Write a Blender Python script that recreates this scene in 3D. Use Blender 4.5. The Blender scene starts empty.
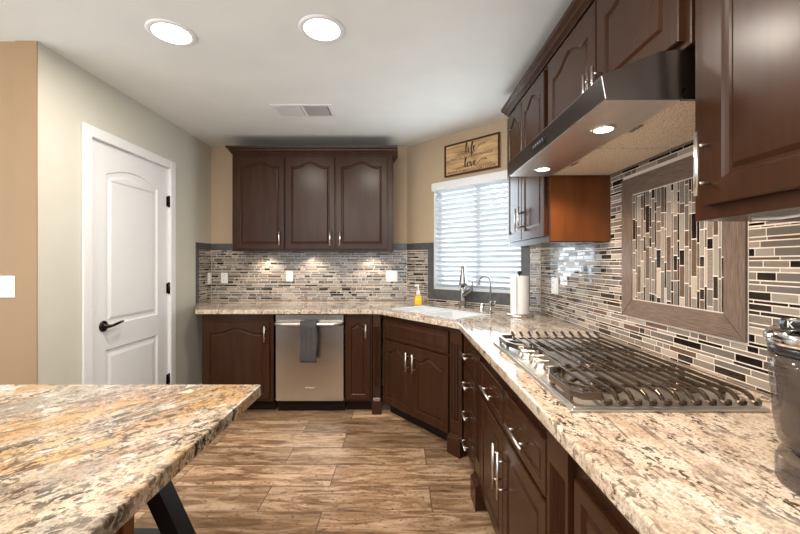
import bpy, bmesh, math, random
from mathutils import Vector, Matrix
R = math.radians
C = bpy.context.scene.collection
sc = bpy.context.scene

# ------------------------------------------------------------------ camera, world, large lights, exposure
EYE = 1.32
cd = bpy.data.cameras.new('camera'); cam = bpy.data.objects.new('camera', cd); C.objects.link(cam)
cam.location = (0, 0, EYE); cam.rotation_euler = (R(90), 0, 0)
cd.sensor_width = 36; cd.lens = 17.1; cd.shift_x = -1/800; cd.shift_y = -4/800; cd.clip_start = .02
sc.camera = cam
sc.view_settings.view_transform = 'Standard'; sc.view_settings.look = 'None'
sc.view_settings.gamma = 1; sc.view_settings.use_curve_mapping = False
sc.view_settings.exposure = 0.6
w = bpy.data.worlds.new('sky'); sc.world = w; w.use_nodes = True
w.node_tree.nodes['Background'].inputs[0].default_value = (.82, .92, 1, 1)
w.node_tree.nodes['Background'].inputs[1].default_value = 1.5

def light(name, kind, loc, power, color=(1, 1, 1), aim=None, size=.1, size_y=None, spot=None, blend=.5):
    d = bpy.data.lights.new(name, kind); o = bpy.data.objects.new(name, d); C.objects.link(o)
    o.location = loc; d.energy = power; d.color = color
    if kind == 'AREA':
        d.size = size
        d.shape = 'DISK'
        if size_y: d.shape = 'RECTANGLE'; d.size_y = size_y
    elif kind != 'SUN': d.shadow_soft_size = size
    if spot: d.spot_size = R(spot); d.spot_blend = blend
    if aim is not None:
        o.rotation_euler = (Vector(aim) - Vector(loc)).to_track_quat('-Z', 'Y').to_euler()
    return o
# sky daylight at the window, hall daylight, and two added fill lamps
light('blind_fill', 'AREA', (.64, 3.44, 1.6), 8, (.80, .91, 1), (-.6, 2.2, 1.55), .85, .95)  # added lamp inside the blind, standing in for daylight through the slats
light('sky_daylight', 'AREA', (1.5, 4.5, 2.6), 180, (.85, .94, 1), (.64, 3.5, 1.5), 1.2, 1.2)
light('room_fill', 'AREA', (-.9, -1.0, 2.5), 52, (1, .94, .87), (-.7, .6, .8), 2.6, 1.4)  # added fill lamp below the ceiling behind the camera
light('hall_daylight', 'AREA', (-3.2, .6, 1.7), 11, (1, .93, .84), (0, 1.6, 1.2), 1.6, 1.6)

# ------------------------------------------------------------------ materials
class NT:
    def __init__(s, name):
        s.m = bpy.data.materials.new(name); s.m.use_nodes = True
        s.t = s.m.node_tree; s.b = s.t.nodes['Principled BSDF']
    def n(s, typ, **kw):
        x = s.t.nodes.new(typ)
        for k, v in kw.items():
            if k in x.inputs: x.inputs[k].default_value = v
            else: setattr(x, k, v)
        return x
    def l(s, a, b): s.t.links.new(a, b)
    def set(s, **kw):
        for k, v in kw.items():
            k = k.replace('_', ' ')
            s.b.inputs[k].default_value = v if not (isinstance(v, tuple) and len(v) == 3) else (*v, 1)
        return s
    def coords(s, scale=(1, 1, 1), rot=(0, 0, 0)):
        tc = s.n('ShaderNodeTexCoord'); mp = s.n('ShaderNodeMapping'); src = tc.outputs['Object']
        if any(rot):
            m0 = s.n('ShaderNodeMapping'); m0.inputs['Rotation'].default_value = rot; s.l(src, m0.inputs[0]); src = m0.outputs[0]
        s.l(src, mp.inputs[0]); mp.inputs['Scale'].default_value = scale
        return mp.outputs[0]
    def noise(s, vec, scale, detail=4, rough=.55, dist=0):
        x = s.n('ShaderNodeTexNoise'); x.inputs['Scale'].default_value = scale; x.inputs['Detail'].default_value = detail
        x.inputs['Roughness'].default_value = rough; x.inputs['Distortion'].default_value = dist
        s.l(vec, x.inputs['Vector']); return x.outputs['Fac']
    def ramp(s, fac, stops):
        x = s.n('ShaderNodeValToRGB'); s.l(fac, x.inputs[0]); e = x.color_ramp.elements
        while len(e) < len(stops): e.new(.5)
        for k, (p, c) in enumerate(stops):
            e[k].position = p; e[k].color = (*c, 1) if len(c) == 3 else c
        return x.outputs[0]
    def mix(s, fac, a, b, mode='MIX'):
        x = s.n('ShaderNodeMix'); x.data_type = 'RGBA'; x.blend_type = mode
        for sock, v in ((x.inputs[0], fac), (x.inputs[6], a), (x.inputs[7], b)):
            if hasattr(v, 'is_linked') or hasattr(v, 'links'): s.l(v, sock)
            elif isinstance(v, tuple): sock.default_value = (*v, 1)
            else: sock.default_value = v
        return x.outputs[2]
    def mul(s, a, b):
        x = s.n('ShaderNodeMath', operation='MULTIPLY')
        for sock, v in ((x.inputs[0], a), (x.inputs[1], b)):
            if hasattr(v, 'links'): s.l(v, sock)
            else: sock.default_value = v
        return x.outputs[0]
    def bump(s, h, strength=.2, dist=.01):
        x = s.n('ShaderNodeBump'); x.inputs['Strength'].default_value = strength; x.inputs['Distance'].default_value = dist
        s.l(h, x.inputs['Height']); s.l(x.outputs[0], s.b.inputs['Normal'])
    def col(s, c): s.l(c, s.b.inputs['Base Color'])

def simple(name, color, rough=.5, metal=0, noise=0, nscale=40, **kw):
    t = NT(name); t.set(Base_Color=color, Roughness=rough, Metallic=metal, **kw)
    if noise:
        v = t.coords(); f = t.noise(v, nscale, 3)
        t.col(t.ramp(f, [(.3, tuple(c*(1-noise) for c in color)), (.7, tuple(min(1, c*(1+noise)) for c in color))]))
    return t.m

def paint(name, color, bump=.06):
    t = NT(name); t.set(Roughness=.6, Specular_IOR_Level=.3)
    v = t.coords(); f = t.noise(v, 3, 3)
    t.col(t.ramp(f, [(.3, tuple(c*.97 for c in color)), (.7, tuple(c*1.03 for c in color))]))
    t.bump(t.noise(v, 110, 3), bump, .004); return t.m

def wood_paint(name, c1, c2, rough=.33):
    t = NT(name); t.set(Roughness=rough, Specular_IOR_Level=.2)
    v = t.coords((5, 5, .7)); f = t.noise(v, 4, 4, .55, .3)
    t.col(t.ramp(f, [(.3, c1), (.75, c2)]))
    v2 = t.coords((1, 1, .25)); t.bump(t.noise(v2, 14, 3), .04, .004)
    r = t.ramp(t.noise(v2, 7, 3), [(.3, (rough-.01,)*3), (.7, (rough+.015,)*3)]); t.l(r, t.b.inputs['Roughness'])
    return t.m

M = {}
M['ceiling'] = paint('ceiling_paint', (.79, .815, .80), .1)
M['wall'] = paint('wall_paint', (.46, .35, .235))
M['daylit'] = paint('daylit_wall_paint', (.57, .555, .485))  # left wall: tan paint with the cool daylight put into its colour
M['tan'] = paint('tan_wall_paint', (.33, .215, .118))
M['cab'] = wood_paint('espresso_wood', (.032, .0120, .0052), (.046, .0176, .0078), .25)
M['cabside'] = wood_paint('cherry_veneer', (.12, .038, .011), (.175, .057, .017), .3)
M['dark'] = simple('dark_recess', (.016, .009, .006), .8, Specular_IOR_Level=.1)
M['white'] = simple('white_paint', (.78, .79, .80), .35, noise=.01)
M['plastic'] = simple('white_plastic', (.82, .80, .76), .35, noise=.01)
M['porcelain'] = simple('white_porcelain', (.68, .69, .69), .12, noise=.01)
M['nickel'] = simple('brushed_nickel', (.72, .68, .63), .28, 1, noise=.03)
M['chrome'] = simple('chrome', (.8, .8, .8), .08, 1, noise=.01)
M['black'] = simple('black_metal', (.012, .012, .013), .4, .3, noise=.1)
M['bronze'] = simple('dark_bronze', (.03, .02, .018), .25, .8, noise=.1)
M['iron'] = simple('cast_iron', (.11, .08, .058), .22, .75, noise=.15)
M['blackplastic'] = simple('black_plastic', (.015, .015, .016), .25, noise=.05)
M['paper'] = simple('paper_towel', (.86, .83, .80), .9, noise=.02, nscale=120)
M['yellow'] = simple('yellow_soap', (.85, .50, .03), .15, noise=.03)
M['clearplastic'] = simple('clear_plastic', (.85, .84, .82), .2, noise=.02, Alpha=.75)
M['ink'] = simple('dark_ink', (.05, .025, .015), .6, noise=.05)
M['greyink'] = simple('grey_ink', (.12, .12, .12), .4, .5, noise=.05)
M['letter'] = simple('pale_lettering', (.62, .60, .58), .5, noise=.02)
M['ventdark'] = simple('vent_shadow', (.10, .09, .07), .8, noise=.2)
t = NT('smoked_plastic'); t.set(Base_Color=(.1, .08, .07), Roughness=.08, Alpha=.5, Specular_IOR_Level=.4); t.col(t.ramp(t.noise(t.coords(), 14, 4), [(.35, (.07, .05, .042)), (.7, (.12, .09, .075))])); M['smoke'] = t.m
t = NT('window_glass'); t.set(Base_Color=(1, 1, 1), Roughness=0.0, Transmission_Weight=1, IOR=1.03)
f = t.noise(t.coords(), 2); t.l(t.ramp(f, [(0, (.0,)*3), (1, (.01,)*3)]), t.b.inputs['Roughness']); M['glass'] = t.m
# stainless
def steel(name, scale, c=(.62, .60, .57), rough=.27):
    t = NT(name); t.set(Metallic=1, Roughness=rough)
    v = t.coords(scale); f = t.noise(v, 30, 3)
    t.col(t.ramp(f, [(.3, tuple(x*.92 for x in c)), (.7, c)])); t.bump(f, .04, .002); return t.m
M['steel'] = steel('brushed_stainless', (1, 1, 14))
M['steel_v'] = steel('brushed_stainless_upright', (14, 14, .5), (.56, .53, .49), .24)
M['tapmetal'] = simple('grey_tap_metal', (.30, .29, .28), .2, 1, noise=.03)
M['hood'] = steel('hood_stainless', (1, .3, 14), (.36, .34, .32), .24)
M['tray'] = steel('cooktop_stainless', (1, 8, 1), (.82, .79, .75), .34)
# hood filter mesh; its bright beige includes light reflected up from the worktop
t = NT('lit_filter_mesh'); t.set(Metallic=.15, Roughness=.45)
ch = t.n('ShaderNodeTexVoronoi'); ch.inputs['Scale'].default_value = 150; t.l(t.coords(), ch.inputs['Vector'])
t.col(t.ramp(ch.outputs['Distance'], [(.2, (.36, .29, .22)), (.45, (.80, .68, .54))])); M['filter'] = t.m; M['hoodlit'] = steel('hood_lit_steel', (1, .3, 14), (.66, .62, .57), .36)  # underside steel paler than the shell: lamp reflection put into the colour
# floor planks
t = NT('wood_look_planks'); t.set(Roughness=.38)
v = t.coords(); mp = v.node; mp.inputs['Location'].default_value = (.42, -.135, 0)
br = t.n('ShaderNodeTexBrick'); t.l(v, br.inputs['Vector']); br.offset = .37; br.squash = 1
br.inputs['Scale'].default_value = 1; br.inputs['Brick Width'].default_value = .93; br.inputs['Row Height'].default_value = .235
br.inputs['Mortar Size'].default_value = .003; br.inputs['Mortar Smooth'].default_value = .3; br.inputs['Bias'].default_value = 0
br.inputs['Color1'].default_value = (0, 0, 0, 1); br.inputs['Color2'].default_value = (1, 1, 1, 1); br.inputs['Mortar'].default_value = (.5, .5, .5, 1)
off = t.n('ShaderNodeVectorMath', operation='MULTIPLY_ADD'); t.l(br.outputs['Color'], off.inputs[0]); off.inputs[1].default_value = (3, 7, 5); 
tc = t.n('ShaderNodeTexCoord'); t.l(tc.outputs['Object'], off.inputs[2])
def stretch(sx, sy):
    m = t.n('ShaderNodeMapping'); m.inputs['Scale'].default_value = (sx, sy, 1); t.l(off.outputs[0], m.inputs[0]); return m.outputs[0]
g1 = t.noise(stretch(1.0, 5.5), 3.0, 7, .62, 1.0); g2 = t.noise(stretch(3, 60), 4, 4, .6, .3); g3 = t.noise(stretch(1.6, 4.5), 2.2, 4, .6, .8)
base = t.ramp(g1, [(.34, (.075, .036, .017)), (.45, (.23, .13, .066)), (.54, (.40, .265, .165)), (.66, (.57, .42, .29))])
base = t.mix(t.mul(g3, .4), base, (.42, .285, .17))
plank = t.ramp(br.outputs['Color'], [(0, (.62, .58, .54)), (1, (1.5, 1.5, 1.48))])
base = t.mix(1.0, base, plank, 'MULTIPLY')
base = t.mix(.4, base, t.ramp(g2, [(.3, (.68,)*3), (.65, (1.15,)*3)]), 'MULTIPLY')
kn = t.noise(stretch(6, 14), 4.5, 3, .5, 1.2)
base = t.mix(t.ramp(kn, [(.56, (0, 0, 0)), (.70, (.8,)*3)]), base, (.075, .042, .022))
t.col(t.mix(br.outputs['Fac'], base, (.10, .062, .038)))
t.bump(t.mul(br.outputs['Fac'], -1), .5, .003); M['floor'] = t.m
# granite of the perimeter worktop and of the island
def granite(name, kind):
    t = NT(name); t.set(Roughness=.09, Coat_Weight=.2)
    rz = -98 if kind == 'worktop' else -55
    v = t.coords(); vs = t.coords((1, 2.0 if kind == 'worktop' else 1.6, 1), (0, 0, R(rz)))   # flow direction: long along the local x
    big = t.noise(vs, 2.3, 5, .6, .9); mid = t.noise(vs, 9, 5, .62, .5); fine = t.noise(v, 150, 4, .6); sp = t.noise(vs, 42, 4, .62, .3); sp2 = t.noise(v, 85, 3, .6)
    if kind == 'worktop':
        c = t.ramp(mid, [(.27, (.36, .26, .18)), (.41, (.60, .475, .36)), (.55, (.72, .61, .49)), (.75, (.80, .72, .62))])
        c = t.mix(t.ramp(big, [(.48, (0, 0, 0)), (.68, (.5,)*3)]), c, (.50, .335, .215))
    else:
        c = t.ramp(mid, [(.27, (.20, .145, .10)), (.43, (.42, .33, .235)), (.57, (.54, .44, .33)), (.75, (.62, .55, .46))])
        c = t.mix(t.ramp(big, [(.50, (0, 0, 0)), (.60, (.7,)*3)]), c, (.50, .27, .085))
        rust = t.noise(vs, 3.4, 5, .6, .6)
        c = t.mix(t.ramp(rust, [(.56, (0, 0, 0)), (.66, (.6,)*3)]), c, (.40, .19, .085))
        gz = t.noise(vs, 2.0, 5, .6, 1.0)
        c = t.mix(t.ramp(gz, [(.50, (0, 0, 0)), (.66, (.8,)*3)]), c, (.27, .25, .225))
    c = t.mix(.5, c, t.ramp(fine, [(.36, (.42, .37, .33)), (.58, (1.12, 1.12, 1.12))]), 'MULTIPLY')
    clus = t.ramp(t.noise(vs, 6, 4, .6, .6), [(.36, (.15,)*3), (.62, (1, 1, 1))])
    m1 = t.mul(t.ramp(sp, [(.545, (0, 0, 0)), (.58, (1, 1, 1))]), clus)
    c = t.mix(m1, c, (.050, .031, .021))
    m2 = t.mul(t.ramp(sp2, [(.575, (0, 0, 0)), (.62, (.9,)*3)]), clus)
    c = t.mix(m2, c, (.09, .062, .045))
    if kind == 'island':
        bl_ = t.mul(t.ramp(t.noise(vs, 24, 4, .65, .5), [(.55, (0, 0, 0)), (.59, (.9,)*3)]), clus); c = t.mix(bl_, c, (.045, .032, .026))
        wh = t.ramp(t.noise(vs, 19, 4, .6, .4), [(.60, (0, 0, 0)), (.66, (.6,)*3)]); c = t.mix(wh, c, (.74, .68, .60))
    ve = t.coords((.55, 3.4, 1), (0, 0, R(rz+4))); vn = t.noise(ve, 2.1 if kind == 'worktop' else 2.6, 6, .6, .9)
    vein = t.ramp(vn, [(.485, (0, 0, 0)), (.498, (1, 1, 1)), (.506, (1, 1, 1)), (.52, (0, 0, 0))])
    brk = t.ramp(t.noise(v, 7, 4), [(.45, (0, 0, 0)), (.58, (.85,)*3)])
    c = t.mix(t.mul(vein, brk), c, (.10, .065, .045))
    t.col(c); return t.m
M['granite'] = granite('cream_granite', 'worktop'); M['granite2'] = granite('gold_granite', 'island')
# mosaic tiles
def tile(name, c, rough, grain=0, coat=0):
    t = NT(name); t.set(Roughness=rough, Coat_Weight=coat)
    v = t.coords((6, 6, 60)); f = t.noise(v, 6, 4)
    t.col(t.ramp(f, [(.3, tuple(x*(1-grain) for x in c)), (.7, tuple(x*(1+grain) for x in c))])); return t.m
TILES = [tile('stone_tile_grey', (.20, .17, .142), .25, .22), tile('glass_tile_grey', (.145, .13, .115), .08, .06, .5),
         tile('glass_tile_pale', (.29, .26, .225), .08, .06, .5), tile('wood_tile_brown', (.10, .064, .045), .3, .4),
         tile('glass_tile_black', (.012, .009, .008), .06, .05, .5), tile('stone_tile_pale', (.36, .31, .26), .28, .15)]
TW = [26, 22, 15, 14, 21, 9]
M['grout'] = simple('grout', (.74, .65, .56), .85, noise=.05)
t = NT('slate_trim'); t.set(Roughness=.35); t.col(t.ramp(t.noise(t.coords((1, 1, 1)), 22, 4), [(.3, (.062, .062, .063)), (.7, (.10, .10, .10))])); M['slate'] = t.m
def woodtile(name, sc_):
    t = NT(name); t.set(Roughness=.33); f = t.noise(t.coords(sc_), 8, 5, .65, .3)
    t.col(t.ramp(f, [(.28, (.062, .043, .035)), (.5, (.145, .105, .083)), (.75, (.235, .178, .142))])); return t.m
M['wt_v'] = woodtile('linear_tile_upright', (1, 26, 1.6)); M['wt_h'] = woodtile('linear_tile_level', (1, 1.6, 26))
# blind slats: white, slightly see-through to light
t = NT('blind_slat'); t.set(Base_Color=(.80, .84, .88), Roughness=.45)
tr = t.n('ShaderNodeBsdfTranslucent'); tr.inputs[0].default_value = (.75, .85, .95, 1); mx = t.n('ShaderNodeMixShader'); mx.inputs[0].default_value = .12
t.l(t.b.outputs[0], mx.inputs[1]); t.l(tr.outputs[0], mx.inputs[2]); t.l(mx.outputs[0], t.t.nodes['Material Output'].inputs[0])
t.col(t.ramp(t.noise(t.coords((4, 4, 30)), 5), [(.3, (.66, .70, .73)), (.7, (.70, .74, .77))])); M['slat'] = t.m
# towel
t = NT('charcoal_cloth'); t.set(Roughness=.95)
wv = t.n('ShaderNodeTexChecker'); wv.inputs['Scale'].default_value = 95; t.l(t.coords(), wv.inputs['Vector'])
wv.inputs['Color1'].default_value = (.022, .02, .02, 1); wv.inputs['Color2'].default_value = (.10, .092, .088, 1)
t.col(wv.outputs[0]); t.bump(t.noise(t.coords(), 160, 3), .8, .006); M['towel'] = t.m
# sign boards
t = NT('pale_pine_boards'); t.set(Roughness=.6)
f = t.noise(t.coords((1.5, 1.5, 16)), 2.6, 6, .62, .5)
c = t.ramp(f, [(.3, (.20, .105, .04)), (.5, (.50, .31, .14)), (.75, (.66, .46, .24))]); t.col(c); M['board'] = t.m
M['signframe'] = wood_paint('dark_sign_frame', (.04, .012, .010), (.07, .02, .015), .4)
def emit(name, color, strength):
    t = NT(name); t.set(Base_Color=(.9, .9, .9)); t.b.inputs['Emission Color'].default_value = (*color, 1); t.b.inputs['Emission Strength'].default_value = strength
    f = t.noise(t.coords(), 3); t.l(t.ramp(f, [(0, tuple(color)), (1, tuple(color))]), t.b.inputs['Emission Color']); return t.m
M['lamp'] = emit('lit_lens', (1, .88, .74), 9)
M['hoodlamp'] = emit('lit_hood_lens', (1, .80, .58), 8)

# ------------------------------------------------------------------ mesh builder
class MB:
    def __init__(s): s.v = []; s.f = []; s.m = []; s.sm = []
    def add(s, vs, fs, mat=0, smooth=False, X=None):
        b = len(s.v)
        s.v += [tuple(X @ Vector(p)) for p in vs] if X is not None else [tuple(p) for p in vs]
        for f in fs:
            s.f.append([b+i for i in f]); s.m.append(mat); s.sm.append(smooth)
        return s
    def box(s, x0, y0, z0, x1, y1, z1, bev=0, mat=0, X=None, seg=1):
        x0, x1 = sorted((x0, x1)); y0, y1 = sorted((y0, y1)); z0, z1 = sorted((z0, z1))
        bm = bmesh.new(); bmesh.ops.create_cube(bm, size=1)
        for v in bm.verts:
            v.co = Vector((x0+(v.co.x+.5)*(x1-x0), y0+(v.co.y+.5)*(y1-y0), z0+(v.co.z+.5)*(z1-z0)))
        if bev: bmesh.ops.bevel(bm, geom=bm.edges[:], offset=bev, segments=seg, affect='EDGES', profile=.5)
        bm.verts.index_update()
        s.add([v.co[:] for v in bm.verts], [[v.index for v in f.verts] for f in bm.faces], mat, False, X); bm.free(); return s
    def tube(s, pts, r, n=10, mat=0, X=None, caps=True, sq=None):
        pts = [Vector(p) for p in pts]; k = len(pts); rs = r if isinstance(r, (list, tuple)) else [r]*k
        vs = []; fs = []; up = None
        for i, p in enumerate(pts):
            d = (pts[min(i+1, k-1)]-pts[max(i-1, 0)]).normalized()
            if up is None: up = d.orthogonal().normalized() if abs(d.z) > .9 else (Vector((0, 0, 1))-d*d.z).normalized()
            up = (up-d*up.dot(d)).normalized(); sd = d.cross(up)
            for j in range(n):
                a = 2*math.pi*j/n + (math.pi/4 if n == 4 else 0)
                vs.append(p+(up*math.sin(a)*(sq or 1)+sd*math.cos(a))*rs[i])
        for i in range(k-1):
            for j in range(n):
                fs.append([i*n+j, i*n+(j+1) % n, (i+1)*n+(j+1) % n, (i+1)*n+j])
        if caps: fs.append(list(range(n))[::-1]); fs.append([(k-1)*n+j for j in range(n)])
        return s.add(vs, fs, mat, n > 4, X)
    def lathe(s, prof, c=(0, 0, 0), n=24, mat=0, X=None, sx=1, sy=1, smooth=True):
        vs = []; fs = []
        for (r, z) in prof:
            for j in range(n):
                a = 2*math.pi*j/n; vs.append((c[0]+r*sx*math.cos(a), c[1]+r*sy*math.sin(a), c[2]+z))
        for i in range(len(prof)-1):
            for j in range(n): fs.append([i*n+j, i*n+(j+1) % n, (i+1)*n+(j+1) % n, (i+1)*n+j])
        fs.append(list(range(n))[::-1]); fs.append([(len(prof)-1)*n+j for j in range(n)])
        return s.add(vs, fs, mat, smooth, X)
    def prism(s, poly, a0, a1, axis='z', mat=0, X=None):
        """extrude a 2-D polygon along an axis: z -> (p,q,a), y -> (p,a,q), x -> (a,p,q)"""
        put = {'z': lambda p, q, a: (p, q, a), 'y': lambda p, q, a: (p, a, q), 'x': lambda p, q, a: (a, p, q)}[axis]
        n = len(poly); vs = [put(p, q, a0) for p, q in poly]+[put(p, q, a1) for p, q in poly]
        fs = [list(range(n))[::-1], list(range(n, 2*n))]+[[i, (i+1) % n, n+(i+1) % n, n+i] for i in range(n)]
        return s.add(vs, fs, mat, False, X)
    def build(s, name, mats, parent=None, loc=None, rz=0, bevel=0):
        me = bpy.data.meshes.new(name); me.from_pydata(s.v, [], s.f)
        if not isinstance(mats, (list, tuple)): mats = [mats]
        for m in mats: me.materials.append(m)
        for p, mi, sm in zip(me.polygons, s.m, s.sm): p.material_index = mi; p.use_smooth = sm
        bm = bmesh.new(); bm.from_mesh(me); bmesh.ops.recalc_face_normals(bm, faces=bm.faces[:]); bm.to_mesh(me); bm.free()
        o = bpy.data.objects.new(name, me); C.objects.link(o)
        if parent: o.parent = parent
        if loc: o.location = loc
        o.rotation_euler.z = rz
        if bevel:
            b = o.modifiers.new('bevel', 'BEVEL'); b.width = bevel; b.segments = 2; b.limit_method = 'ANGLE'; b.angle_limit = R(40)
        return o

def tag(o, label=None, cat=None, group=None, kind=None):
    for k, v in (('label', label), ('category', cat), ('group', group), ('kind', kind)):
        if v: o[k] = v
    return o
def thing(name, label, cat, loc=(0, 0, 0), rz=0, group=None):
    o = bpy.data.objects.new(name, None); C.objects.link(o); o.location = loc; o.rotation_euler.z = rz; o.empty_display_size = .1
    return tag(o, label, cat, group)
def copy_tree(o, parent=None):
    c = o.copy(); C.objects.link(c); c.parent = parent
    for ch in list(o.children): copy_tree(ch, c)
    return c
def struct(o, cat=None): o['kind'] = 'structure'; return o
def frame_X(o, u, n):
    """matrix: local x -> u, local y -> n, local z -> up, at o"""
    return Matrix(((u[0], n[0], 0, o[0]), (u[1], n[1], 0, o[1]), (0, 0, 1, o[2]), (0, 0, 0, 1)))

# ------------------------------------------------------------------ plan of the room (x right, y away from the camera, z up)
XL, XR, YB, ZC = -2.04, 1.13, 4.08, 2.565
P0 = Vector((.065, YB, 0)); P1 = Vector((XR, 3.06, 0))
DU = (P1-P0).normalized(); DL = (P1-P0).length; DN = Vector((-DU.y, DU.x, 0))      # DN points out of the room
if DN.y < 0: DN = -DN
DX = frame_X(P0, DU, DN)                                                           # along the window wall; y+ = outdoors
DANG = math.atan2(DU.y, DU.x)
YN = -2.9
struct(MB().box(-4, YN, -.1, 2.4, 5.2, 0).build('floor', M['floor']))
struct(MB().box(-4, YN, ZC, 2.4, 5.2, ZC+.1).build('ceiling', M['ceiling']))
struct(MB().box(XL-.1, YB, 0, .16, YB+.1, ZC).build('wall_back', M['wall']))
struct(MB().box(XR, YN, 0, XR+.1, 3.16, ZC).build('wall_right', M['wall']))
DY0, DY1, DZ = 2.487, 3.349, 2.155
wl = MB()
wl.box(XL-.12, 2.135, 0, XL, DY0, ZC).box(XL-.12, DY1, 0, XL, YB, ZC).box(XL-.12, DY0, DZ, XL, DY1, ZC)
struct(wl.build('wall_left', M['daylit']))
struct(MB().box(-3.6, 2.135, 0, XL-.12, 2.235, ZC).box(XL-.12, 2.128, 0, XL-.0003, 2.1349, ZC).build('wall_hall', M['tan']))
# window wall with its opening
WU0, WU1, WZ0, WZ1 = .25*DL, .885*DL, 1.06, 2.105
wd = MB()
wd.box(0, 0, 0, WU0, .12, ZC, X=DX).box(WU1, 0, 0, DL+.05, .12, ZC, X=DX).box(WU0, 0, 0, WU1, .12, WZ0, X=DX).box(WU0, 0, WZ1, WU1, .12, ZC, X=DX)
struct(wd.build('wall_diagonal', M['wall']))
wf = MB(); a = .045
for (u0, z0, u1, z1) in ((WU0, WZ0, WU0+a, WZ1), (WU1-a, WZ0, WU1, WZ1), (WU0+a, WZ0, WU1-a, WZ0+a), (WU0+a, WZ1-a, WU1-a, WZ1), ((WU0+WU1)/2-.025, WZ0+a, (WU0+WU1)/2+.025, WZ1-a)):
    wf.box(u0, .075, z0, u1, .115, z1, .004, X=DX)
wf = struct(wf.build('window_1', M['white']))
MB().box(WU0+a, .09, WZ0+a, WU1-a, .094, WZ1-a, X=DX).build('pane', M['glass'], wf)
ln = MB()
for q in ((WU0-.001, WZ0, WU0+.004, WZ1), (WU1-.004, WZ0, WU1+.001, WZ1), (WU0+.004, WZ0-.001, WU1-.004, WZ0+.003), (WU0+.004, WZ1-.003, WU1-.004, WZ1+.001)): ln.box(q[0], .0005, q[1], q[2], .074, q[3], X=DX)
ln.build('lining', M['white'], wf)
struct(MB().box(XL, DY1+.075, 0, XL+.014, 3.9, .09, .003).build('baseboard_left', M['white']))

# white panel door in the left wall
dr = struct(MB().box(XL-.06, DY0+.004, .012, XL-.022, DY1-.004, DZ-.005).build('door_1', M['white']))
cs = MB()
for (y0, z0, y1, z1) in ((DY0-.066, 0, DY0+.006, DZ+.066), (DY1-.006, 0, DY1+.066, DZ+.066), (DY0+.006, DZ-.006, DY1-.006, DZ+.066)):
    cs.box(XL+.0005, y0, z0, XL+.018, y1, z1, .004)
cs.box(XL-.1, DY0-.001, 0, XL+.004, DY0+.004, DZ).box(XL-.1, DY1-.004, 0, XL+.004, DY1+.001, DZ).box(XL-.1, DY0, DZ-.004, XL+.004, DY1, DZ+.001)
cs.build('casing', M['white'], dr)

def contour(x0, z0, x1, z1, fr, arch, flat=.13, n=22):
    il, ir, ib, sh = x0+fr, x1-fr, z0+fr, z1-fr-arch
    o = [(x0, z0), (x1, z0)]; i = [(il, ib), (ir, ib)]
    if arch <= 0: return o+[(x1, z1), (x0, z1)], i+[(ir, sh), (il, sh)]
    o += [(x1, sh), (x1, z1), (ir, z1)]; i += [(ir, sh)]*3
    for k in range(1, n):
        s_ = k/n; x = ir+(il-ir)*s_; q = min(1, max(0, (min(s_, 1-s_)-flat)/(.5-flat)))
        z = sh+arch*(q*q*(3-2*q) if flat > .05 else math.sin(math.pi/2*q)); o.append((x, z1)); i.append((x, z))
    o += [(il, z1), (x0, z1), (x0, sh)]; i += [(il, sh)]*3
    return o, i
def inset(poly, d):
    n = len(poly); out = []
    for k in range(n):
        a, b, c = Vector(poly[k-1]), Vector(poly[k]), Vector(poly[(k+1) % n])
        e1, e2 = (b-a).normalized(), (c-b).normalized(); n1, n2 = Vector((-e1.y, e1.x)), Vector((-e2.y, e2.x))
        m = (n1+n2); m = m/max(.35, m.length_squared/2)/1.0 if m.length > 1e-6 else n1
        out.append(tuple(b+m*d*(1 if m.length < 2 else 2/m.length)))
    return out
def panel(mb, x0, z0, x1, z1, th=.02, fr=.055, arch=0, flat=.13, steps=((.003, .004), (.008, .008), (.014, .008), (.026, .0025)), X=None, base=0, edge=.003, mat=0):
    """raised panel front: back at y=base, face at y=base-th; steps = (inset, depth below the face)"""
    o, i = contour(x0, z0, x1, z1, fr, arch, flat); n = len(o)
    vs = []; fs = []
    def put(pts, y): b = len(vs); vs.extend((p[0], y, p[1]) for p in pts); return b
    cx, cz = (x0+x1)/2, (z0+z1)/2
    sh = [(min(max(p[0], x0+edge), x1-edge), min(max(p[1], z0+edge), z1-edge)) for p in o]
    b0 = put(o, base); b1 = put(o, base-th+edge); b2 = put(sh, base-th)
    uniq = []; idx = []
    for p in i:
        if not uniq or uniq[-1] != p: uniq.append(p)
        idx.append(len(uniq)-1)
    if uniq[-1] == uniq[0]: uniq.pop(); idx = [q % len(uniq) for q in idx]
    b3 = put(uniq, base-th); m = len(uniq)
    for k in range(n):
        j = (k+1) % n
        fs.append([b0+k, b0+j, b1+j, b1+k]); fs.append([b1+k, b1+j, b2+j, b2+k])
        f = [b2+k, b2+j, b3+idx[j], b3+idx[k]]
        g = []
        for q in f:
            if q not in g: g.append(q)
        if len(g) > 2: fs.append(g)
    prev = b3
    for (d, dep) in steps:
        nb = put(inset(uniq, d), base-th+dep)
        for k in range(m): fs.append([prev+k, prev+(k+1) % m, nb+(k+1) % m, nb+k])
        prev = nb
    fs.append([prev+k for k in range(m)]); fs.append([b0+k for k in range(n)][::-1])
    return mb.add(vs, fs, mat, False, X)

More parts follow.
